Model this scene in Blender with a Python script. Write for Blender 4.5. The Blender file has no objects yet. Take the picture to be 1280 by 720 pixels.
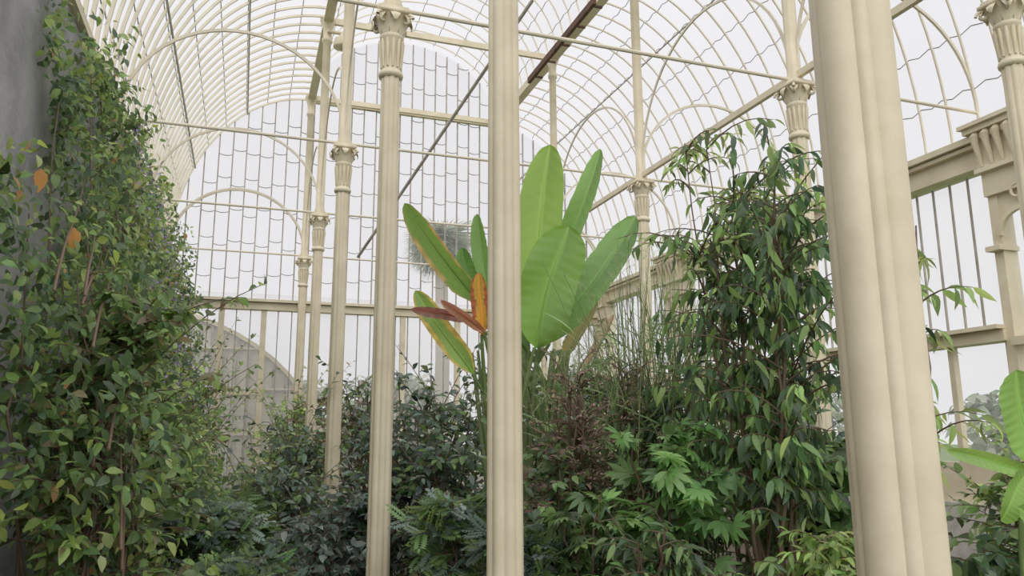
import bpy, math, random
import numpy as np
from mathutils import Matrix, Vector
rng=np.random.default_rng(7); random.seed(7)
C=bpy.context.scene.collection
# ---------------------------------------------------------------- materials
def newmat(name):
    m=bpy.data.materials.new(name); m.use_nodes=True
    nt=m.node_tree; b=nt.nodes['Principled BSDF']; return m,nt,b
def noisemat(name,c1,c2,scale=6,rough=.6,bump=0.0,detail=6,spec=.4):
    m,nt,b=newmat(name)
    tc=nt.nodes.new('ShaderNodeTexCoord'); n=nt.nodes.new('ShaderNodeTexNoise')
    n.inputs['Scale'].default_value=scale; n.inputs['Detail'].default_value=detail
    r=nt.nodes.new('ShaderNodeValToRGB')
    r.color_ramp.elements[0].position=.32; r.color_ramp.elements[1].position=.68
    r.color_ramp.elements[0].color=(*c1,1); r.color_ramp.elements[1].color=(*c2,1)
    nt.links.new(tc.outputs['Object'],n.inputs['Vector']); nt.links.new(n.outputs['Fac'],r.inputs['Fac'])
    nt.links.new(r.outputs['Color'],b.inputs['Base Color'])
    b.inputs['Roughness'].default_value=rough
    b.inputs['Specular IOR Level'].default_value=spec
    if bump>0:
        bp=nt.nodes.new('ShaderNodeBump'); bp.inputs['Strength'].default_value=bump; bp.inputs['Distance'].default_value=.02
        n2=nt.nodes.new('ShaderNodeTexNoise'); n2.inputs['Scale'].default_value=scale*6; n2.inputs['Detail'].default_value=8
        nt.links.new(tc.outputs['Object'],n2.inputs['Vector'])
        nt.links.new(n2.outputs['Fac'],bp.inputs['Height']); nt.links.new(bp.outputs['Normal'],b.inputs['Normal'])
    return m
M_cream=noisemat('cream_paint',(.62,.535,.37),(.76,.675,.49),3,.42,.10)
M_rib=noisemat('rib_paint',(.62,.56,.43),(.76,.69,.55),3,.5)
M_bar=noisemat('glazing_bar_grey',(.26,.24,.20),(.42,.39,.34),4,.6)
M_seam=noisemat('glass_seam',(.09,.09,.085),(.30,.29,.27),9,.7)
M_rust=noisemat('rusted_iron',(.06,.028,.02),(.13,.06,.04),9,.8,.2)
M_wall=noisemat('weathered_render',(.24,.24,.26),(.40,.39,.40),2.2,.9,.6)
M_soil=noisemat('soil',(.05,.038,.026),(.11,.08,.055),5,.95,.6)
M_path=noisemat('gravel_path',(.30,.28,.25),(.42,.39,.35),14,.9,.5)
M_grass=noisemat('lawn',(.07,.12,.03),(.13,.2,.06),1.5,.95,.3)
M_stone=noisemat('plinth_stone',(.42,.40,.36),(.58,.55,.5),6,.85,.3)
M_wing=noisemat('whitewashed_panel',(.56,.53,.46),(.70,.67,.59),3,.7)
def glassmat(name,op,col):
    m=bpy.data.materials.new(name); m.use_nodes=True; nt=m.node_tree; nt.nodes.clear()
    o=nt.nodes.new('ShaderNodeOutputMaterial'); t=nt.nodes.new('ShaderNodeBsdfTransparent')
    d=nt.nodes.new('ShaderNodeBsdfTranslucent'); d.inputs[0].default_value=(*col,1)
    mx=nt.nodes.new('ShaderNodeMixShader'); n=nt.nodes.new('ShaderNodeTexNoise'); n.inputs['Scale'].default_value=1.2
    mr=nt.nodes.new('ShaderNodeMapRange'); mr.inputs['To Min'].default_value=op*.5; mr.inputs['To Max'].default_value=op*1.5
    tc=nt.nodes.new('ShaderNodeTexCoord'); nt.links.new(tc.outputs['Object'],n.inputs['Vector'])
    nt.links.new(n.outputs['Fac'],mr.inputs['Value']); nt.links.new(mr.outputs[0],mx.inputs[0])
    nt.links.new(t.outputs[0],mx.inputs[1]); nt.links.new(d.outputs[0],mx.inputs[2]); nt.links.new(mx.outputs[0],o.inputs[0])
    return m
M_glass=glassmat('dusty_glass',.10,(.92,.92,.94))
M_hazy=glassmat('grimy_glass',.18,(.92,.91,.93))
def leafmat(name,rough=.42,trans=.3):
    m,nt,b=newmat(name)
    a=nt.nodes.new('ShaderNodeAttribute'); a.attribute_name='Col'
    nt.links.new(a.outputs['Color'],b.inputs['Base Color']); b.inputs['Roughness'].default_value=rough
    b.inputs['Specular IOR Level'].default_value=.45
    t=nt.nodes.new('ShaderNodeBsdfTranslucent'); g=nt.nodes.new('ShaderNodeHueSaturation')
    g.inputs['Value'].default_value=1.8; g.inputs['Hue'].default_value=.48
    nt.links.new(a.outputs['Color'],g.inputs['Color']); nt.links.new(g.outputs['Color'],t.inputs[0])
    mx=nt.nodes.new('ShaderNodeMixShader'); mx.inputs[0].default_value=trans
    o=nt.nodes['Material Output']
    nt.links.new(b.outputs[0],mx.inputs[1]); nt.links.new(t.outputs[0],mx.inputs[2]); nt.links.new(mx.outputs[0],o.inputs[0])
    return m
M_leaf=leafmat('leaf',.40,.4); M_bigleaf=leafmat('paddle_leaf',.38,.35)
# ---------------------------------------------------------------- mesh builder
class MB:
    def __init__(s): s.v=[]; s.f=[]; s.mi=[]; s.mats=[]; s.c=[]; s.n=0
    def m(s,mat):
        if mat not in s.mats: s.mats.append(mat)
        return s.mats.index(mat)
    def add(s,v,f,mat,col=(1,1,1)):
        v=np.asarray(v,float).reshape(-1,3); f=np.asarray(f,int)
        s.v.append(v); s.f.append(f+s.n); s.mi.append(np.full(len(f),s.m(mat)))
        col=np.asarray(col,float)
        if col.ndim==1: col=np.tile(col,(len(v),1))
        s.c.append(col); s.n+=len(v)
    def box(s,c,d,mat):
        c=np.array(c); d=np.array(d)/2
        v=[c+d*np.array(k) for k in [(-1,-1,-1),(1,-1,-1),(1,1,-1),(-1,1,-1),(-1,-1,1),(1,-1,1),(1,1,1),(-1,1,1)]]
        s.add(v,[(0,3,2,1),(4,5,6,7),(0,1,5,4),(1,2,6,5),(2,3,7,6),(3,0,4,7)],mat)
    def sweep(s,pts,side,w,d,mat):
        pts=np.asarray(pts,float); n=len(pts); t=np.gradient(pts,axis=0); t/=np.linalg.norm(t,axis=1)[:,None]
        side=np.array(side,float); nn=np.cross(t,side); nn/=np.linalg.norm(nn,axis=1)[:,None]
        sd=np.tile(side,(n,1))
        v=np.stack([pts-sd*w/2-nn*d/2,pts+sd*w/2-nn*d/2,pts+sd*w/2+nn*d/2,pts-sd*w/2+nn*d/2],1).reshape(-1,3)
        f=[]
        for i in range(n-1):
            for k in range(4):
                a=i*4+k; b=i*4+(k+1)%4; f.append((a,b,b+4,a+4))
        f.append((0,3,2,1)); e=(n-1)*4; f.append((e,e+1,e+2,e+3))
        s.add(v,f,mat)
    def tube(s,pts,r,mat,k=6,col=(1,1,1)):
        pts=np.asarray(pts,float); n=len(pts); r=np.broadcast_to(np.asarray(r,float),(n,))
        t=np.gradient(pts,axis=0); t/=np.linalg.norm(t,axis=1)[:,None]+1e-9
        ref=np.array([0,0,1.]) if abs(t[:,2]).mean()<.8 else np.array([1.,0,0])
        a=np.cross(t,ref); a/=np.linalg.norm(a,axis=1)[:,None]+1e-9; b=np.cross(t,a)
        th=np.arange(k)*2*math.pi/k
        v=(pts[:,None]+r[:,None,None]*(a[:,None]*np.cos(th)[None,:,None]+b[:,None]*np.sin(th)[None,:,None])).reshape(-1,3)
        f=[(i*k+j,i*k+(j+1)%k,(i+1)*k+(j+1)%k,(i+1)*k+j) for i in range(n-1) for j in range(k)]
        s.add(v,f,mat,col)
    def lathe(s,c,prof,mat,k=24,lob=0,amp=0.):
        th=np.arange(k)*2*math.pi/k; mod=1-amp*(1-np.abs(np.cos(lob*th/2))) if lob else np.ones(k)
        v=[]
        for r,z in prof:
            for j in range(k): v.append((c[0]+r*mod[j]*math.cos(th[j]),c[1]+r*mod[j]*math.sin(th[j]),c[2]+z))
        n=len(prof)
        f=[(i*k+j,i*k+(j+1)%k,(i+1)*k+(j+1)%k,(i+1)*k+j) for i in range(n-1) for j in range(k)]
        s.add(v,f,mat)
    def obj(s,name,smooth=False,parent=None):
        v=np.concatenate(s.v); F=np.concatenate(s.f)
        me=bpy.data.meshes.new(name)
        me.vertices.add(len(v)); me.vertices.foreach_set('co',v.ravel())
        me.loops.add(F.size); me.loops.foreach_set('vertex_index',F.ravel().astype(np.int32))
        me.polygons.add(len(F)); me.polygons.foreach_set('loop_start',np.arange(0,F.size,4,dtype=np.int32))
        me.update(calc_edges=True)
        me.polygons.foreach_set('material_index',np.concatenate(s.mi).astype(np.int32))
        for m in s.mats: me.materials.append(m)
        ca=me.color_attributes.new('Col','FLOAT_COLOR','POINT')
        col=np.concatenate(s.c); ca.data.foreach_set('color',np.hstack([col,np.ones((len(col),1))]).ravel().astype(np.float32))
        me.polygons.foreach_set('use_smooth',np.full(len(me.polygons),smooth))
        me.update()
        o=bpy.data.objects.new(name,me); C.objects.link(o)
        if parent: o.parent=parent
        return o
# ---------------------------------------------------------------- leaf templates (axis +Y, normal +Z)
def blade(W,rows=4,fold=.25,droop=.25,peak=.4,y0=0,L=1.,ang=0,off=(0,0)):
    v=[];f=[]
    for i in range(rows+1):
        t=i/rows; w=W/2*max(.04,(math.sin(math.pi*t**(math.log(.5)/math.log(peak))))**.8 if 0<t<1 else .04)
        y=t*L; z=-droop*t*t*L
        v+=[(-w,y,z+fold*w),(0,y,z),(w,y,z+fold*w)]
    for i in range(rows):
        a=i*3; f+=[(a,a+1,a+4,a+3),(a+1,a+2,a+5,a+4)]
    v=np.array(v); ca,sa=math.cos(ang),math.sin(ang)
    x=v[:,0]*ca+v[:,1]*sa; y=-v[:,0]*sa+v[:,1]*ca
    v=np.stack([x+off[0],y+off[1]+y0,v[:,2]],1)
    return v,np.array(f)
def merge(parts):
    V=[];F=[];n=0
    for v,f in parts: V.append(v);F.append(f+n);n+=len(v)
    return np.concatenate(V),np.concatenate(F)
T_ov=blade(.55,4,.3,.25); T_lan=blade(.30,4,.35,.45,.45); T_sm=blade(.6,2,.25,.15,.5)
T_palm=merge([blade(.26,3,.2,.3,.55,L=1-.12*abs(k),ang=k*.55) for k in range(-3,4)])
T_pin=merge([blade(.16,2,.2,.1,.5,L=.34*(1-.4*abs(i/6-.4)),ang=s*1.05,off=(0,.12+i*.14)) for i in range(6) for s in(-1,1)]+[blade(.16,2,.2,.1,.5,L=.3,ang=0,off=(0,.9))])
T_fan=merge([blade(.07,3,.2,.35,.4,L=1,ang=k*.21) for k in range(-8,9)])
def nrm(a): return a/(np.linalg.norm(a,axis=-1,keepdims=True)+1e-9)
def leaves(mb,pos,axis,up,size,col,T,mat=None):
    V,F=T; N=len(pos); y=nrm(axis); x=nrm(np.cross(y,up)); z=np.cross(x,y)
    P=pos[:,None]+size[:,None,None]*(V[None,:,0:1]*x[:,None]+V[None,:,1:2]*y[:,None]+V[None,:,2:3]*z[:,None])
    FF=(F[None]+(np.arange(N)*len(V))[:,None,None]).reshape(-1,4)
    mb.add(P.reshape(-1,3),FF,mat or M_leaf,np.repeat(col,len(V),0))
def pick(cols,N,var=.25):
    cols=np.array(cols); c=cols[rng.integers(0,len(cols),N)]
    return np.clip(c*(1+var*rng.normal(size=(N,1)))*(1+.06*rng.normal(size=(N,3))),.004,1)
WOOD=(.17,.12,.08)
def twiggy(mb,base,h,rad,ntw,lpt,T,size,cols,z0=.1,droop=.3,stems=3,lift=.5,prof=None,spread=.15,wood=WOOD,lean=(0,0),var=.3,stem_r=.018,inner=.15,loose=0.):
    base=np.array(base,float)
    prof=prof or (lambda t: math.sin(math.pi*min(1,max(0,.12+.8*t)))**.6)
    st=[]
    for k in range(stems):
        a=rng.uniform(0,2*math.pi); r=spread*rad
        top=base+np.array([math.cos(a)*r*2+lean[0],math.sin(a)*r*2+lean[1],h*rng.uniform(.8,.97)])
        b0=base+np.array([math.cos(a)*r*.5,math.sin(a)*r*.5,0]); n=8
        t=np.linspace(0,1,n)[:,None]; p=b0*(1-t)+top*t; p[1:-1,:2]+=rng.normal(0,.03*rad+.01,(n-2,2))
        mb.tube(p,np.linspace(stem_r,stem_r*.35,n),M_leaf,6,wood); st.append(p)
    PP=[];AA=[];CC=[]
    for i in range(ntw):
        p=st[rng.integers(len(st))]; t=z0+(1-z0)*rng.random()**.85; u=t*(len(p)-1); j=min(int(u),len(p)-2); s0=p[j]*(1-(u-j))+p[j+1]*(u-j)
        a=rng.uniform(0,2*math.pi); R=rad*prof((t-z0)/(1-z0))*rng.uniform(.45,1.1)
        lf=lift
        if loose and rng.random()<.18: R*=1.35; lf=lift+loose*rng.uniform(.5,1.6)
        d=np.array([math.cos(a),math.sin(a),0]); q=np.linspace(0,1,6)
        tw=s0+q[:,None]*R*d+np.array([0,0,1])*(lf*R*q-.5*lift*R*q*q*1.4)[:,None]
        mb.tube(tw,np.linspace(.006,.002,6)*(1+h*.15),M_leaf,3,wood)
        q=np.linspace(inner,1,lpt)+rng.normal(0,.03,lpt); q=np.clip(q,0,1); idx=q*5; j=np.minimum(idx.astype(int),4); w=(idx-j)[:,None]
        PP.append(tw[j]*(1-w)+tw[j+1]*w)
        tang=nrm(tw[-1]-tw[0]); side=np.cross(tang,[0,0,1]); sg=np.where(np.arange(lpt)%2==0,1,-1)[:,None]
        ax=tang*.5+side*sg*.9*(1-q[:,None]*.6)+rng.normal(0,.35,(lpt,3))+np.array([0,0,-droop])
        AA.append(ax); CC.append(np.full(lpt,rng.uniform(.75,1.3)))
    P=np.concatenate(PP);A=np.concatenate(AA);N=len(P);cm=np.concatenate(CC)[:,None]
    U=np.array([0,0,1.])+rng.normal(0,.45,(N,3))
    leaves(mb,P,A,U,size*rng.uniform(.6,1.25,N),np.clip(pick(cols,N,var)*cm,0,1),T)
def plant(name,*a,**k):
    mb=MB(); twiggy(mb,*a,**k); return mb.obj(name,True)
# ---------------------------------------------------------------- dimensions (m)
XL,XR,XW,XE=1.16,5.92,-1.74,8.82; XC=3.54
H1,H2=5.6,9.6; HR=5.25; YB=[6.75,10.45,14.1,17.8]; YN,YF=-2.5,18.0
mb=MB(); mb.box((0,10,-.12),(160,160,.2),M_grass); mb.obj('ground_lawn')
mb=MB(); mb.box((XC,7.75,-.02),(XE-XW+.4,20.9,.06),M_soil); mb.obj('floor')
mb=MB(); mb.box((.42,7.6,.04),(1.0,20,.06),M_path)
for x in(-.13,.97): mb.box((x,7.6,.06),(.08,20,.10),M_stone)
mb.obj('garden_path')
# ---------------------------------------------------------------- columns
def column(name,x,y,R=.10,H=H1,lob=8,amp=.12,upper=True,cap=1.0,clus=False):
    e=bpy.data.objects.new(name,None); C.objects.link(e); e.location=(x,y,0)
    mb=MB()
    mb.lathe((0,0,0),[(R*1.7,0),(R*1.7,.12),(R*1.45,.16),(R*1.5,.24),(R*1.2,.30),(R*1.15,.36)],M_cream,32)
    if clus:
        for k in range(4):
            a=k*math.pi/2+.3; mb.lathe((R*.50*math.cos(a),R*.50*math.sin(a),0),[(R*.50,.3),(R*.47,H-.6)],M_cream,28)
            a+=math.pi/4; mb.lathe((R*.64*math.cos(a),R*.64*math.sin(a),0),[(R*.25,.3),(R*.235,H-.6)],M_cream,16)
    else: mb.lathe((0,0,0),[(R,.3),(R*.97,1.8),(R*.9,H-.68)],M_cream,96,lob,amp)
    mb.obj('shaft',True,e)
    mb=MB(); r=R*.9*cap; z=H-.68
    mb.lathe((0,0,z),[(r,0),(r*1.25,.01),(r*1.32,.035),(r*1.25,.06),(r*1.02,.07),(r*1.0,.1),(r*1.06,.38),(r*1.25,.40),(r*1.3,.43),(r*1.1,.45),(r*1.1,.5),(r*1.35,.58),(r*1.7,.63)],M_cream,48)
    mb.box((0,0,H-.03),(r*3.5,r*3.5,.04),M_cream); mb.box((0,0,H-.0),(r*3.0,r*3.0,.04),M_cream)
    for k in range(12):
        a=k*math.pi/6; ca,sa=math.cos(a),math.sin(a)
        mb.tube([(r*1.03*ca,r*1.03*sa,z+.1),(r*1.1*ca,r*1.1*sa,z+.22),(r*1.16*ca,r*1.16*sa,z+.33),(r*1.28*ca,r*1.28*sa,z+.38)],[.012,.016,.02,.012],M_cream,6)
    for k in range(8):
        a=k*math.pi/4; ca,sa=math.cos(a),math.sin(a); t=np.array([-sa,ca,0])
        prof=[(1.12,.44),(1.3,.5),(1.5,.56),(1.95,.61),(2.15,.57),(2.05,.53)]; v=[];f=[]
        for i,(rr,zz) in enumerate(prof):
            w=[.035,.05,.055,.05,.035,.01][i]*cap; c=np.array([rr*r*ca,rr*r*sa,z+zz])
            v+=[c-t*w,c+np.array([ca,sa,0])*.012,c+t*w]
        for i in range(5):
            b=i*3; f+=[(b,b+1,b+4,b+3),(b+1,b+2,b+5,b+4)]
        mb.add(v,f,M_cream)
    for k in range(4):
        a=k*math.pi/2+math.pi/4; ca,sa=math.cos(a),math.sin(a); pts=[]
        for i in range(16):
            th=i/15*2.6*math.pi; q=.06*(1-i/20)
            pts.append(((r*2.0+q*math.cos(th))*ca,(r*2.0+q*math.cos(th))*sa,H-.11+q*math.sin(th)))
        mb.tube(pts,.016,M_cream,6)
    mb.obj('capital',True,e)
    if upper:
        mb=MB(); mb.lathe((0,0,H),[(R*1.0,0),(R*1.0,.1),(R*.8,.14),(R*.75,H2-H-.5),(R*1.0,H2-H-.48),(R*1.0,H2-H-.42),(R*.8,H2-H-.4),(R*.9,H2-H-.2),(R*1.5,H2-H-.05),(R*1.5,H2-H)],M_cream,32,8,.08)
        mb.obj('upper_shaft',True,e)
    return e
for y in YB:
    column('cast_iron_column',XL,y); column('cast_iron_column',XR,y)
column('cast_iron_column',1.55,4.55,R=.117); column('cast_iron_column',6.6,4.65)
column('clustered_column',2.46,2.43,R=.178,clus=True,upper=False)
# ---------------------------------------------------------------- roof
def arc(cx,cz,a,b,t0,t1,n,y):
    return [(cx+a*math.cos(t),y,cz+b*math.sin(t)) for t in np.linspace(t0,t1,n)]
A1=XL-XW; B1=H2-H1; RN=(XR-XL)/2; BR=H2-HR
mb=MB(); SP=.33
for y in np.arange(YN,YF+.01,SP):
    mb.sweep(arc(XL,H1,A1,B1,math.pi,math.pi/2,20,y),(0,1,0),.028,.045,M_rib)
for y in np.arange(YN,YF+.01,.42):
    mb.sweep(arc(XR,HR,XE-XR,BR,0,math.pi/2,20,y),(0,1,0),.02,.03,M_rib)
    mb.sweep(arc(XC,H2,RN,RN*.8,0,math.pi,24,y),(0,1,0),.016,.028,M_rib)
mb.obj('ceiling_ribs')
mb=MB()
for k in range(1,9):
    t=k/9*math.pi/2; c,s=math.cos(t),math.sin(t)
    for cx,sg,a,h,b in((XL,-1,A1,H1,B1),(XR,1,XE-XR,HR,BR)):
        p=[]
        for j,y in enumerate(np.arange(YN,YF,SP/2)):
            p.append((cx+sg*(a+.03)*c,y,h+(b+.03)*s+(.03 if j%2 else -.02)))
        if k%3==0: mb.sweep([(cx+sg*(a-.03)*c,YN,h+(b-.03)*s),(cx+sg*(a-.03)*c,YF,h+(b-.03)*s)],(c*sg,0,s),.03,.02,M_bar)
        mb.tube(p,.008,M_seam,4)
for k in range(1,12):
    t=k/12*math.pi
    p=[(XC+RN*math.cos(t),y,H2+(RN*.8+.03)*math.sin(t)+(.03 if j%2 else -.02)) for j,y in enumerate(np.arange(YN,YF,.21))]
    mb.tube(p,.008,M_seam,4)
mb.obj('ceiling_glass_laps')
def sheet(mb,curve,y0,y1,mat):
    v=[];f=[]
    for p in curve: v+=[(p[0],y0,p[2]),(p[0],y1,p[2])]
    for i in range(len(curve)-1): f.append((2*i,2*i+1,2*i+3,2*i+2))
    mb.add(v,f,mat)
mb=MB()
sheet(mb,arc(XL,H1,A1+.03,B1+.03,math.pi,math.pi/2,20,0),YN,YF,M_glass)
sheet(mb,arc(XR,HR,XE-XR+.03,BR+.03,0,math.pi/2,20,0),YN,YF,M_glass)
sheet(mb,arc(XC,H2,RN+.02,RN*.8+.03,0,math.pi,24,0),YN,YF,M_glass)
mb.obj('ceiling_glass',True)
mb=MB()
for x in(XL,XR): mb.box((x,(YN+YF)/2,H2+.06),(.12,YF-YN,.16),M_cream); mb.box((x,(YN+YF)/2,H2-.07),(.18,YF-YN,.04),M_cream)
mb.box((XR,(YN+YF)/2,H1+.1),(.06,YF-YN,.08),M_cream)
mb.box((XW,(YN+YF)/2,H1),(.14,YF-YN,.1),M_cream)
mb.obj('trim_eaves_beams')
mb=MB()
for y in YB+[3.05]:
    mb.tube([(XW,y,H1+.06),(XE,y,H1+.06)],.022,M_rib,8)
    mb.box((XC,y,H2-.02),(XR-XL,.07,.12),M_cream)
    for x0,x1 in((XW,XL),(XR,XE)):
        c=(x0+x1)/2; r=(x1-x0)/2
        mb.sweep(arc(c,H1+.08,r,r,0,math.pi,28,y),(0,1,0),.03,.04,M_rib)
for x in(XL,XR):
    yy=[3.05]+YB
    for a,b in zip(yy[:-1],yy[1:]):
        c=(a+b)/2; r=(b-a)/2-.06
        mb.sweep([(x,c+r*math.cos(t),H1+.15+r*math.sin(t)) for t in np.linspace(0,math.pi,28)],(1,0,0),.025,.035,M_rib)
mb.obj('ceiling_tie_rods')
mb=MB(); mb.tube([(4.66,12.0,9.5),(2.35,17.5,5.65)],.035,M_bar,8); mb.obj('roof_diagonal_brace',True)
mb=MB()
mb.box((5.64,13.1,9.34),(.07,3.4,.13),M_rust)
for k in range(5): mb.box((5.77,11.6+k*.75,9.36),(.24,.04,.04),M_rust)
mb.obj('rusted_vent_gear_beam')
mb=MB(); mb.lathe((1.42,13.95,9.0),[(.03,.3),(.05,.2),(.13,.15),(.16,0),(.15,-.03),(.02,-.06)],M_cream,20); mb.box((1.3,14.0,9.3),(.3,.05,.05),M_cream); mb.obj('flood_lamp',True)
# ---------------------------------------------------------------- far gable wall
def zr(x):
    if x<XL: return H1+B1*math.sqrt(max(0,1-((XL-x)/A1)**2))
    if x>XR: return HR+BR*math.sqrt(max(0,1-((x-XR)/(XE-XR))**2))
    return H2+RN*.8*math.sqrt(max(0,1-((x-XC)/RN)**2))
mb=MB(); HB=4.45
x=XW+.3
while x<XE-.1:
    mb.box((x,YF,(HB+zr(x))/2),(.026,.05,zr(x)-HB),M_bar)
    mb.box((x,YF,(HB+.6)/2),(.022,.04,HB-.6),M_bar)
    for z in np.arange(5.2,zr(x)-.1,.72):
        zz=z+.10*math.sin(x*9+z*3)
        mb.sweep([(x,YF-.01,zz),(x+.1,YF-.01,zz-.03),(x+.2,YF-.01,zz-.03),(x+.3,YF-.01,zz)],(0,1,0),.02,.012,M_seam)
    x+=.30
mb.box((XC,YF,HB),(XE-XW,.24,.16),M_cream); mb.box((XC,YF-.04,HB+.12),(XE-XW,.34,.06),M_cream)
mb.box((XC,YF,H2),(RN*2,.1,.12),M_cream)
for x in(XW+.05,-.55,.35,XL+.9,XC,4.9,7.2,XE-.1): mb.box((x,YF,HB/2),(.12,.14,HB),M_cream)
mb.box((XC,YF,.35),(XE-XW,.2,.7),M_stone); mb.box((-.1,YF,2.5),(.9,.1,.08),M_cream)
for x0,x1 in((XW,XL),(XR,XE)): 
    mb.sweep(arc((x0+x1)/2,H1+.1,(x1-x0)/2,(x1-x0)/2,0,math.pi,28,YF-.06),(0,1,0),.035,.05,M_rib)
mb.obj('wall_back')
mb=MB(); mb.box((XC,YF+.03,HB/2+.3),(XE-XW,.01,HB),M_hazy)
v=[];f=[]
xs=np.linspace(XW,XE,60)
for q in xs: v+=[(q,YF+.03,HB),(q,YF+.03,zr(q))]
for i in range(59): f.append((2*i,2*i+2,2*i+3,2*i+1))
mb.add(v,f,M_hazy); mb.obj('window_back')
mb=MB(); mb.box((XW-.2,(YN+YF)/2,H1/2),(.4,YF-YN,H1),M_wall); mb.obj('wall_left')
# ---------------------------------------------------------------- right wall
mb=MB(); x=XE; H=HR
mb.box((x,(YN+YF)/2,.35),(.3,YF-YN,.7),M_stone)
mb.box((x,(YN+YF)/2,H-.18),(.22,YF-YN,.24),M_cream); mb.box((x-.05,(YN+YF)/2,H+.0),(.42,YF-YN,.08),M_cream); mb.box((x-.03,(YN+YF)/2,H-.08),(.34,YF-YN,.05),M_cream)
mb.box((x,(YN+YF)/2,H-.34),(.30,YF-YN,.05),M_cream)
PY=[2.7]+[6.25]+YB[1:]
for y in PY:
    W_=.86
    for s in(-1,1):
        mb.box((x,y+s*.36,(H-.5)/2),(.24,.12,H-.5),M_cream)
        mb.box((x-.06,y+s*.36,3.8),(.34,.19,.06),M_cream); mb.box((x-.05,y+s*.36,.5),(.34,.2,1.0),M_cream)
    mb.box((x-.02,y,H-.62),(.30,W_,.30),M_cream)
    mb.box((x-.06,y,H-.44),(.38,W_+.06,.06),M_cream); mb.box((x-.10,y,H+.08),(.46,W_+.14,.07),M_cream); mb.box((x-.12,y,H+.14),(.52,W_+.2,.05),M_cream)
    mb.box((x-.05,y,H-.18),(.34,W_,.44),M_cream)
    for k in range(6):
        yk=y-.36+k*.144; mb.tube([(x-.23,yk,H-.40),(x-.25,yk,H-.28),(x-.29,yk,H-.12),(x-.31,yk,H-.02),(x-.27,yk,H+.04)],[.02,.032,.04,.055,.03],M_cream,8)
    cz=3.95; r=.29
    v=[];f=[]
    T=np.linspace(0,math.pi,19)
    for i,t in enumerate(T): v+=[(x-.1,y+r*math.cos(t),cz+r*math.sin(t)),(x-.1,y+.36*max(-1,min(1,1.35*math.cos(t))),cz+max(r*math.sin(t),.6))]
    for i in range(18): f.append((2*i,2*i+2,2*i+3,2*i+1))
    mb.add(v,f,M_cream)
    mb.sweep([(x-.14,y+r*math.cos(t),cz+r*math.sin(t)) for t in np.linspace(-.0,math.pi,20)],(1,0,0),.06,.05,M_cream)
    mb.tube([(x-.16,y+.08*math.cos(t),cz+.5+.08*math.sin(t)) for t in np.linspace(0,2*math.pi,16)],.02,M_cream,6)
    mb.box((x-.08,y,2.65),(.2,.62,.10),M_cream); mb.box((x-.05,y,1.1),(.14,.62,.8),M_cream)
yy=[YN]+PY
for a,b in zip(yy[:-1],yy[1:]):
    n=int((b-a-1)/.28); 
    for k in range(1,n+1):
        yk=a+.5+(b-a-1)*k/(n+1); mb.box((x,yk,(2.9+H-.4)/2),(.03,.018,H-3.3),M_bar)
    mb.box((x-.04,(a+b)/2,2.74),(.26,b-a-.8,.14),M_cream); mb.box((x-.08,(a+b)/2,2.84),(.38,b-a-.8,.05),M_cream)
    for k in range(5):
        yk=a+.45+(b-a-.9)*k/4; mb.box((x,yk,1.7),(.09,.08,2.1),M_cream)
    mb.box((x,(a+b)/2,.95),(.08,b-a-1,.5),M_cream)
    c=b-.95
    for s in(-1,1):
        mb.tube([(x-.06,c+s*(.03+.42*t),2.88+.26*math.cos(t*math.pi/2)) for t in np.linspace(0,1,8)],.03,M_cream,6)
mb.obj('wall_right')
mb=MB(); mb.box((XE+.03,(YN+YF)/2,3.0),(.01,YF-YN,4.5),M_glass); mb.obj('window_right')
# ---------------------------------------------------------------- neighbouring curved wing beyond gable
mb=MB()
cur=[(-2.9+5.0*math.sin(t),20,.5+4.2*math.cos(t)) for t in np.linspace(-.1,math.pi/2,16)]
sheet(mb,cur,20,34,M_wing)
for y in np.arange(20,34,.45): mb.sweep([(p[0],y,p[2]) for p in cur],(0,1,0),.05,.05,M_rib)
mb.sweep(cur,(0,1,0),.12,.10,M_cream)
v=[];f=[]
for p in cur: v+=[(p[0],20.05,.3),(p[0],20.05,p[2])]
for i in range(15): f.append((2*i,2*i+2,2*i+3,2*i+1))
mb.add(v,f,M_wing)
for xx in np.arange(-3.2,2.0,.3):
    zt=.5+4.2*math.sqrt(max(0,1-((xx+2.9)/5)**2)); mb.box((xx,20,zt/2+.2),(.05,.05,max(.1,zt-.4)),M_bar)
for zz in(1.6,2.7,3.7): 
    xe=-2.9+5*math.sqrt(max(0,1-((zz-.5)/4.2)**2)); mb.box(((xe-3.4)/2,20,zz),(xe+3.4,.06,.05),M_rib)
mb.box((2.1,27,.3),(.3,14,.6),M_stone)
mb.obj('curved_glasshouse_wing')
# ================================================================ PLANTS
G_dark=[(.055,.095,.055),(.065,.12,.065),(.08,.14,.07),(.11,.18,.09)]
G_mid=[(.10,.165,.06),(.13,.22,.07),(.17,.28,.09),(.085,.14,.06)]
G_lt=[(.22,.34,.09),(.30,.43,.12),(.17,.28,.08),(.37,.46,.18)]
G_blue=[(.11,.15,.125),(.14,.19,.16),(.09,.125,.10),(.21,.27,.225)]
G_red=[(.25,.16,.12),(.18,.13,.10),(.16,.17,.09),(.30,.19,.14)]
mb=MB(); N=52000
Y=5.0+rng.random(N)*12; Z=rng.random(N)**.9*5.5
s=Z/5.5
thk=.20+1.15*(1-s)**1.3+.24*np.sin(Y*2.3+Z*1.7)+.18*np.sin(Y*5.1-Z*3.3)+.1*np.sin(Y*9+Z*8)
thk=np.maximum(thk,.1)
edge=6.5+.35*np.sin(Z*5)+.2*np.sin(Z*13)
keep=(Z<3.3+.25*np.sin(Y*6))|(Y>edge)
keep&=~((s>.93)&(rng.random(N)<.4))
clump=np.sin(Y*3.1+1)*np.sin(Z*3.7+Y)+.6*np.sin(Y*7.3+Z*6.1); keep&=(rng.random(N)<.56+.40*clump)
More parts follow.
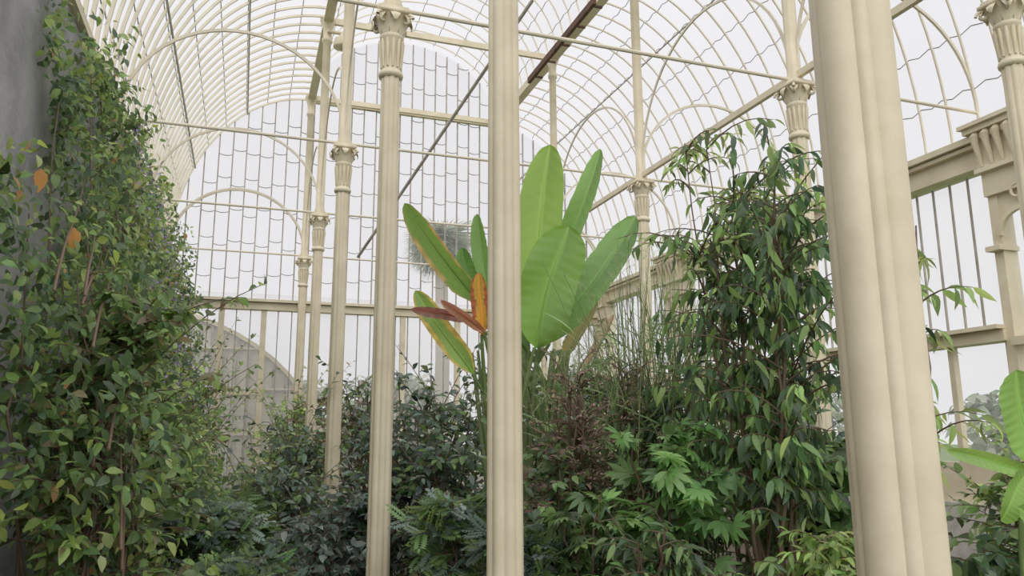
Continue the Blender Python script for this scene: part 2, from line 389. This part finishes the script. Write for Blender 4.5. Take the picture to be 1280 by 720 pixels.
Y,Z,thk,clump=Y[keep],Z[keep],thk[keep],clump[keep]; N=len(Y)
dep=thk*rng.random(N)**.45
P=np.stack([XW+.03+dep,Y,Z],1)
A=rng.normal(0,.6,(N,3))+np.array([.4,-.1,-.7]); U=np.array([.8,-.3,.6])+rng.normal(0,.5,(N,3))
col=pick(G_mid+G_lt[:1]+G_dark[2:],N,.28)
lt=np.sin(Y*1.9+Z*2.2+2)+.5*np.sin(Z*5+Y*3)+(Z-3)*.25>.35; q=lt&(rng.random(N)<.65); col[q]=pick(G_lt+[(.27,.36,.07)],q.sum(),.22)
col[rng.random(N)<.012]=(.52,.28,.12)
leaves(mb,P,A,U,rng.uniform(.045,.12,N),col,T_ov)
for k in range(90):
    y0=rng.uniform(5,16); n=10; z=np.linspace(.05,rng.uniform(2.2,5.3) if y0>6.7 else rng.uniform(2,3.2),n)
    yy_=y0+np.cumsum(rng.normal(0,.13,n)); xx=XW+.1+(.15+1.0*(1-z/5.5)**1.3)*rng.uniform(.3,1.05)
    mb.tube(np.stack([xx,yy_,z],1),np.linspace(.014,.005,n),M_leaf,4,(.20,.14,.10))
for k in range(40):
    y0=rng.uniform(5,8); z0=rng.uniform(.4,2.6); t=np.linspace(0,1,9); L=rng.uniform(.8,2.0)
    zz=z0+L*t*rng.uniform(.3,.8); xx=XW+.2+1.15*(1-zz/5.5)**1.3*rng.uniform(.8,1.12)+0*t
    mb.tube(np.stack([xx,y0+L*t,zz+.05*np.sin(t*7)],1),np.linspace(.010,.004,9),M_leaf,4,(.26,.17,.12))
# shaggy sprays leaving the hedge face
for k in range(300):
    y0=rng.uniform(5.6,16); z0=rng.uniform(.5,5.2) if y0>6.8 else rng.uniform(.5,3.2)
    b=np.array([XW+.1+1.15*(1-z0/5.5)**1.3,y0,z0]); d=np.array([rng.uniform(.3,1),rng.uniform(-.5,.5),rng.uniform(-.2,.9)]); L=rng.uniform(.25,.65)
    t=np.linspace(0,1,7)[:,None]; p=b+d*L*t+np.array([0,0,-.35*L])*t*t; mb.tube(p,np.linspace(.005,.002,7),M_leaf,3,(.24,.2,.1))
    m=11; idx=rng.uniform(0,5.99,m); j=idx.astype(int); w=(idx-j)[:,None]; pp=p[j]*(1-w)+p[j+1]*w
    leaves(mb,pp,rng.normal(0,.6,(m,3))+d*.4+[0,0,-.3],np.array([.3,-.3,1])+rng.normal(0,.4,(m,3)),rng.uniform(.045,.10,m),pick(G_lt+G_mid,m,.2),T_ov)
n=700; Y=rng.uniform(7.5,13,n); Z=rng.uniform(1.8,4.8,n); P=np.stack([XW+.28+1.15*(1-Z/5.5)+rng.random(n)*.2,Y,Z],1)
leaves(mb,P,rng.normal(0,1,(n,3)),np.array([1,-.5,.3])+rng.normal(0,.4,(n,3)),rng.uniform(.02,.045,n),pick([(.36,.22,.55),(.45,.28,.6)],n),T_sm)
for p,sz in(((-1.36,5.6,3.35),.16),((-1.2,5.95,3.05),.17)):
    leaves(mb,np.array([p]),np.array([[.1,-.1,-1]]),np.array([[.6,-1,.2]]),np.array([sz]),np.array([[.70,.33,.08]]),T_ov)
mb.obj('climbing_vine',True)
plant('bougainvillea_shrub',(-1.0,5.6,0),2.7,.75,150,16,T_ov,.11,G_mid+G_lt[:1]+[(.14,.13,.06)],lean=(.0,.3),stems=5,lift=.7,loose=.5)
plant('wall_bed_shrub',(-.9,8.2,0),2.1,.75,160,14,T_ov,.10,G_mid+G_lt,stems=5,loose=.8)
plant('wall_bed_shrub',(-.9,11.2,0),2.7,.8,150,14,T_sm,.10,G_lt+G_mid,stems=5,loose=.8)
plant('wall_bed_shrub',(-.8,14.4,0),2.8,.9,130,14,T_sm,.11,G_lt+G_mid[:2],stems=5,loose=1)
# --- bird of paradise
rt=np.array([.943,-.332,0]); fw=np.array([.332,.943,0]); up=np.array([0,0,1.])
O=np.array([2.66,7.54,0])
def L2W(a,z,d=0): return O+rt*a+up*z+fw*d
def paddle(mb,base,tip,w,bend,col,edge=None,face=0.,fold=.25,tears=0,d0=0,d1=0,pr=.018):
    b=L2W(base[0],base[1],d0); t=L2W(tip[0],tip[1],d1); ax=t-b; L=np.linalg.norm(ax); ax/=L
    side=np.cross(ax,fw); side/=np.linalg.norm(side); side=side*math.cos(face)+fw*math.sin(face); nn=np.cross(side,ax)
    if np.dot(nn,-fw)<0: nn=-nn
    n=44; K=13; v=[];c=[];f=[]
    for i in range(n+1):
        s=i/n; ww=w/2*min(1,(s/.20)**.6 if s>0 else 0)*(1-max(0,(s-.70)/.30)**2.4)**.6 if s<1 else .0
        ww*=.90+.10*math.sin(math.pi*min(1,s*1.1))
        ww=max(ww,.004); cen=b+ax*L*s-nn*(bend*math.sin(math.pi*s*.5)**2)+side*(.05*w*math.sin(s*5+w*20))
        for j in range(K):
            q=(j/(K-1)*2-1); rip=.005*math.sin(s*75+abs(q)*4)*abs(q)+.03*w*math.sin(s*11+q*2)*abs(q)
            notch=1-(.10*max(0,math.sin(s*23+(3 if q>0 else 0)+tears)-.93)*12*abs(q) if tears else 0)
            v.append(cen+side*q*ww*notch+nn*(fold*abs(q)**1.3*ww+rip))
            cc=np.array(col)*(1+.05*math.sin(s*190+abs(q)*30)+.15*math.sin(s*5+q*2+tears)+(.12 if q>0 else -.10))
            if abs(q)<.1: cc=np.array(col)*1.3+np.array((.04,.04,.02))
            if edge is not None and abs(q)>edge[1]+.12*math.sin(s*9): cc=np.array(edge[0])*(1+.2*math.sin(s*40))
            c.append(np.clip(cc,0,1))
    for i in range(n):
        for j in range(K-1): a=i*K+j; f.append((a,a+1,a+K+1,a+K))
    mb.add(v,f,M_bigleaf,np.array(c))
    mid=[b+ax*L*s+nn*(-bend*math.sin(math.pi*s*.5)**2-.004)+side*(.05*w*math.sin(s*5+w*20)) for s in np.linspace(0,.95,12)]
    mb.tube(mid,np.linspace(pr,.003,12),M_bigleaf,6,tuple(np.minimum(1,np.array(col)*1.3)))
    g=L2W(rng.uniform(-.12,.12)+base[0]*.15,.25,rng.uniform(-.1,.1)); ts=np.linspace(0,1,12)[:,None]
    pp=(1-ts)**2*g+2*ts*(1-ts)*(b-ax*(b[2]-g[2])*.55)+ts**2*b
    mb.tube(pp,np.linspace(pr*2.4,pr,12),M_bigleaf,8,(.18,.27,.09))
mb=MB()
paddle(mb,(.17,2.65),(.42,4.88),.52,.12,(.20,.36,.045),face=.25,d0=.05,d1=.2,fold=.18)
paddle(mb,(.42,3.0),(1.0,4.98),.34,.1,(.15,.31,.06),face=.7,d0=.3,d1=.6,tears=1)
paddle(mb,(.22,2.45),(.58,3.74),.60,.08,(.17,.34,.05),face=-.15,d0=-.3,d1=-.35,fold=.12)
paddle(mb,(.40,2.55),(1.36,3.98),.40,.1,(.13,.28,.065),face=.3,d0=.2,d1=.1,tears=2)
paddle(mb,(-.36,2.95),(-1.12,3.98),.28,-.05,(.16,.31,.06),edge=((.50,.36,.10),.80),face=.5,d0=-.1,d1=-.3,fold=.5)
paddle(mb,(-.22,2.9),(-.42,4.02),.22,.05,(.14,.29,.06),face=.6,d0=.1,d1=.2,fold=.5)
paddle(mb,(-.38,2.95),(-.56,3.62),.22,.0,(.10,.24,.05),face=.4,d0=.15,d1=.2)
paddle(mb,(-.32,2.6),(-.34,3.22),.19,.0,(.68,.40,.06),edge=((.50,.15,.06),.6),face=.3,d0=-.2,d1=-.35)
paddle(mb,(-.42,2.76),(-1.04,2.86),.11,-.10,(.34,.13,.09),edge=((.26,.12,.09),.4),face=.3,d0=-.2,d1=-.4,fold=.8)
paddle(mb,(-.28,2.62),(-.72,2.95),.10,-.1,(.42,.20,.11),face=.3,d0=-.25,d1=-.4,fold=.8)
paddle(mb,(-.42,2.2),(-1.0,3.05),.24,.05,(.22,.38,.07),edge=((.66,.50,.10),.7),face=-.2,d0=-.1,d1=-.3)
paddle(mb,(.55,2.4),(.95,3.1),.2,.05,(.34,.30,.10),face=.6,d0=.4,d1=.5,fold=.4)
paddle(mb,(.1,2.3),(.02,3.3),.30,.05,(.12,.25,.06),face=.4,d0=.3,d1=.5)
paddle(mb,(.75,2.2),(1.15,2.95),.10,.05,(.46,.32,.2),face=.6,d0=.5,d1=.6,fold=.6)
for k in range(22):
    a=rng.uniform(-.3,.4); mb.tube([L2W(a*.4,0,rng.uniform(-.2,.2)),L2W(a,1.3,0),L2W(a*1.5,2.45,rng.uniform(-.2,.2))],[.05,.035,.015],M_bigleaf,7,(.2,.27,.11))
mb.obj('bird_of_paradise_plant',True)
def W(hr,hf,z=0): return (fw[0]*hf+rt[0]*hr,fw[1]*hf+rt[1]*hr,z)
# --- tall leafy tree, right
mb=MB(); base=W(1.80,5.5)
pf=lambda t:(.45+.65*t/.35 if t<.35 else 1.10-.50*((t-.35)/.65)**1.4)*(.78+.36*math.sin(t*23))
twiggy(mb,base,3.75,.80,250,11,T_lan,.135,[(.045,.085,.045),(.06,.115,.05),(.08,.155,.06),(.14,.25,.07),(.23,.37,.11)],z0=.30,droop=1.0,stems=6,lift=.8,prof=pf,spread=.2,stem_r=.022,var=.3,loose=.4)
twiggy(mb,base,4.25,.68,64,10,T_lan,.12,G_lt+G_mid[:2],z0=.64,droop=.4,stems=6,lift=1.1,prof=lambda t:1.0-.25*t,spread=.34,stem_r=.012)
mb.obj('rubber_fig_tree',True)
plant('laurel_tree',W(2.55,8.8),3.6,.7,70,12,T_lan,.15,G_mid+G_dark+G_lt[:1],z0=.35,droop=.9,stems=4,lift=.6)
# --- papyrus clump
mb=MB()
def papyrus(c0,n,sd,h0,h1,umb):
    for k in range(n):
        b=np.array(c0)+np.array([rng.normal(0,sd),rng.normal(0,sd),0]); a=rng.uniform(0,6.28); ln=rng.uniform(.1,.75); h=rng.uniform(h0,h1)
        t=np.linspace(0,1,9)[:,None]; p=b+np.array([math.cos(a)*ln,math.sin(a)*ln,0])*t**2+up*h*(t-.12*ln*t**3)
        c=pick([(.21,.29,.11),(.17,.24,.10),(.30,.34,.18)],1)[0]; mb.tube(p,np.linspace(.007,.0025,9),M_leaf,4,c)
        m=20; th=rng.uniform(0,6.28,m); tp=np.tile(p[-1],(m,1)); A=np.stack([np.cos(th),np.sin(th),rng.uniform(-.2,1.2,m)],1)
        if k%umb==0: leaves(mb,tp,A,np.tile(up,(m,1))+.01,rng.uniform(.12,.26,m),pick([(.24,.32,.13),(.32,.38,.2)],m),blade(.02,3,.2,.5))
        for j in(4,6): 
            leaves(mb,p[j:j+1]+rng.normal(0,.01,(1,3)),rng.normal(0,.5,(1,3))+[[0,0,.6]],np.array([[.3,-1,.2]]),np.array([.35]),pick([(.19,.29,.11)],1),blade(.045,4,.2,.5))
papyrus(W(1.35,7.2),190,.22,2.2,3.5,3)
papyrus(W(.42,6.7),34,.14,1.9,2.7,1)
mb.obj('papyrus_clump',True)
# --- understory shrubs
plant('nandina_shrub',W(.5,6.6),2.0,.5,50,9,T_pin,.13,G_red+G_mid,stems=5,droop=.2)
plant('heather_shrub',W(.48,6.3),2.15,.42,200,18,T_sm,.035,[(.32,.21,.17),(.26,.19,.15),(.2,.2,.12)],stems=8,lift=1.3,droop=-.3,loose=.6)
plant('heather_shrub',W(1.1,7.0),2.5,.4,120,16,T_sm,.035,[(.34,.24,.19),(.28,.22,.17)],stems=8,lift=1.3,droop=-.3,loose=.6)
plant('heather_shrub',W(-2.2,11.3),2.4,.6,110,16,T_sm,.045,[(.34,.24,.19),(.28,.22,.17)],stems=8,lift=1.4,droop=-.3)
plant('holly_shrub',W(-1.25,7.6),1.7,.55,110,12,T_ov,.095,G_blue+G_mid[:1],stems=5,droop=.2,loose=.8)
plant('holly_shrub',W(-.55,7.3),1.7,.62,120,12,T_ov,.095,G_blue+G_dark+G_mid[:2],stems=5,droop=.2,loose=.8)
plant('holly_shrub',W(-1.0,7.9),2.3,.6,70,10,T_ov,.09,G_blue+G_dark+G_mid[:1],stems=4,droop=.2,lift=.9,loose=.8)
plant('holly_shrub',W(-1.75,7.2),.95,.5,90,10,T_ov,.09,G_blue,stems=5,droop=.2,loose=.6)
plant('camellia_shrub',W(-2.15,10.9),2.7,.7,90,10,T_ov,.10,G_dark+G_mid,stems=4,droop=.3,lift=.8,loose=.9)
plant('camellia_shrub',W(-3.0,10.6),1.7,.75,130,12,T_ov,.10,G_dark+G_blue+G_mid[:2],stems=5,loose=.9)
plant('camellia_shrub',W(-2.6,9.0),1.2,.6,120,12,T_ov,.10,G_mid+G_blue,stems=5,loose=.8)
plant('camellia_shrub',W(-.9,9.2),2.2,.9,150,12,T_ov,.10,G_dark+G_blue+G_mid[:2],stems=5,loose=.8)
plant('bay_shrub',W(-3.6,13.0),1.7,.8,130,12,T_sm,.10,G_mid+G_lt[:2],stems=5,loose=.9)
plant('bay_shrub',W(-3.5,14.2),2.5,.8,100,12,T_sm,.11,G_red+G_mid,stems=5,lift=.9,loose=.9)
plant('bay_shrub',W(-4.5,15.5),2.3,.8,110,12,T_sm,.11,G_lt,stems=5,lift=.9,loose=1)
plant('low_fern',W(-2.75,7.3),.95,.55,75,9,T_pin,.19,G_mid+G_blue,stems=6,droop=.1)
plant('low_fern',W(-3.1,8.6),1.0,.55,75,9,T_pin,.19,G_mid+G_lt[:1],stems=6,droop=.1)
plant('low_fern',W(-2.25,6.5),.65,.45,70,9,T_pin,.17,G_mid+G_blue,stems=6,droop=.1)
plant('low_fern',W(-3.6,10.6),1.2,.6,80,10,T_sm,.10,G_lt+G_mid,stems=6,loose=.8)
plant('dark_bush',W(-.05,5.8),1.0,.42,90,9,T_pin,.17,G_mid+G_blue,stems=5,droop=.1)
plant('dark_bush',W(-.45,6.4),1.2,.38,70,9,T_pin,.17,G_blue+G_mid,stems=5,droop=.1)
plant('dark_bush',W(-1.5,7.7),1.0,.4,90,9,T_pin,.16,G_blue+G_dark,stems=5,droop=.1)
plant('fatsia_bush',W(1.08,5.9),1.75,.52,50,5,T_palm,.18,[(.16,.31,.10),(.21,.37,.13),(.13,.25,.09)],stems=6,droop=.2)
plant('fatsia_bush',W(.5,5.7),1.2,.45,50,5,T_palm,.15,G_mid,stems=6,droop=.2)
plant('fatsia_bush',W(2.5,6.6),1.8,.7,80,5,T_palm,.2,G_mid+G_lt[:1],stems=6,droop=.2)
plant('understory_bush',W(1.5,6.9),2.1,.7,140,12,T_lan,.12,G_dark+G_mid,stems=5,droop=.6,loose=.6)
plant('understory_bush',W(1.0,8.2),2.5,.8,150,12,T_lan,.12,G_dark+G_mid,stems=5,droop=.4,loose=.6)
plant('understory_bush',W(2.4,7.8),2.3,.9,160,12,T_ov,.11,G_mid+G_dark,stems=5,droop=.4,loose=.6)
plant('understory_bush',W(0.1,9.6),2.4,1.0,180,12,T_ov,.11,G_dark+G_mid,stems=6,loose=.6)
plant('understory_bush',W(.35,6.1),1.45,.45,100,11,T_ov,.08,G_dark+G_mid+G_red[:2],stems=5,loose=.6)
plant('understory_bush',W(.9,5.0),1.05,.4,70,10,T_lan,.11,G_dark+G_mid,stems=5,loose=.6)
plant('understory_bush',W(1.35,4.8),.85,.35,60,10,T_lan,.12,G_mid+G_lt[:1],stems=5,droop=.5)
plant('lime_leaf_bush',W(.42,4.2),.90,.28,70,9,T_ov,.07,[(.32,.52,.11),(.26,.46,.10)],stems=5,lift=.9)
plant('lime_leaf_bush',W(2.05,4.9),1.1,.42,90,9,T_lan,.12,G_lt,stems=5,lift=.9)
plant('understory_bush',W(4.4,6.6),1.3,.8,150,12,T_ov,.11,G_mid+G_lt[:2],stems=5,loose=.6)
plant('understory_bush',W(3.1,5.0),1.05,.5,110,10,T_ov,.11,G_dark+G_mid,stems=5)
plant('bamboo_shrub',W(2.88,5.4),3.2,.52,32,8,T_lan,.16,G_lt,z0=.3,stems=4,droop=.6,lift=.8)
# --- banana plant, lower right
mb=MB(); O=np.array(W(2.93,4.3))
paddle(mb,(-.06,1.40),(-.13,1.92),.24,.05,(.22,.42,.08),face=.1,d0=0,d1=-.1,pr=.01)
paddle(mb,(-.02,1.38),(.22,2.0),.24,.05,(.19,.38,.07),face=.3,d0=.1,d1=.1,pr=.01)
paddle(mb,(-.05,1.36),(-.48,1.50),.09,-.05,(.25,.44,.09),face=.2,d0=.0,d1=.1,fold=.6,pr=.008)
paddle(mb,(-.12,1.38),(-.40,1.14),.15,-.03,(.22,.40,.08),face=.2,d0=-.05,d1=-.15,pr=.008)
paddle(mb,(-.05,1.0),(-.38,1.22),.16,-.05,(.22,.40,.08),face=-.3,d0=-.1,d1=-.25,pr=.008)
paddle(mb,(.0,1.1),(-.02,1.42),.20,-.05,(.18,.36,.07),face=-.2,d0=-.15,d1=-.3,pr=.008)
mb.obj('banana_plant',True)
# --- outdoors
mb=MB(); b=np.array([6.2,25.0,0])
mb.tube([b,b+[.1,0,4],b+[0,0,8.0]],[.3,.24,.2],M_leaf,10,(.48,.44,.39))
n=90; th=rng.uniform(0,6.28,n); el=rng.uniform(-1.0,1.0,n); A=np.stack([np.cos(th)*np.cos(el),np.sin(th)*np.cos(el),np.sin(el)],1)
P=b+[0,0,8.1]+A*.35
leaves(mb,P,A,np.tile(up,(n,1))+.1*rng.normal(size=(n,3)),rng.uniform(.8,1.2,n),pick([(.30,.36,.26),(.37,.40,.32)],n,.1),T_fan)  # haze is painted into the palm: its colours are lightened
mb.obj('outdoor_palm_tree',True)
for k,(x,y,h,r) in enumerate([(-6,38,4.2,3.5),(1,42,4.2,4),(8,38,4.4,3.6),(14,33,4.6,3.5),(20,25,3.6,3.0),(21,15,2.9,2.4),(19,8,2.6,2.2),(5.5,33,3.2,2.2)]):
    plant('outdoor_tree',(x,y,0),h,r,220,14,T_ov,.4,[(.20,.24,.17),(.25,.29,.21),(.31,.34,.26)],stems=5,stem_r=.1)
# ---------------------------------------------------------------- light and camera
bpy.context.scene.view_settings.view_transform='Standard'
bpy.context.scene.view_settings.gamma=1.15
w=bpy.data.worlds.new('overcast_sky'); bpy.context.scene.world=w; w.use_nodes=True
nt=w.node_tree; bg=nt.nodes['Background']; bg.inputs[0].default_value=(.95,.935,.965,1); bg.inputs[1].default_value=.88
s=bpy.data.lights.new('soft_sun','SUN'); s.energy=2.6; s.angle=math.radians(90); s.color=(1,.98,.94)
so=bpy.data.objects.new('soft_sun',s); C.objects.link(so); so.location=(0,0,20); so.rotation_euler=(math.radians(38),math.radians(-14),0)
cam=bpy.data.cameras.new('camera'); cam.lens=26.7; cam.sensor_width=36; cam.clip_end=300
co=bpy.data.objects.new('camera',cam); C.objects.link(co)
co.matrix_world=Matrix.Translation((0,0,1.6))@Matrix.Rotation(math.radians(-19.4),4,'Z')@Matrix.Rotation(math.radians(100.8),4,'X')@Matrix.Rotation(math.radians(-.3),4,'Z')
bpy.context.scene.camera=co
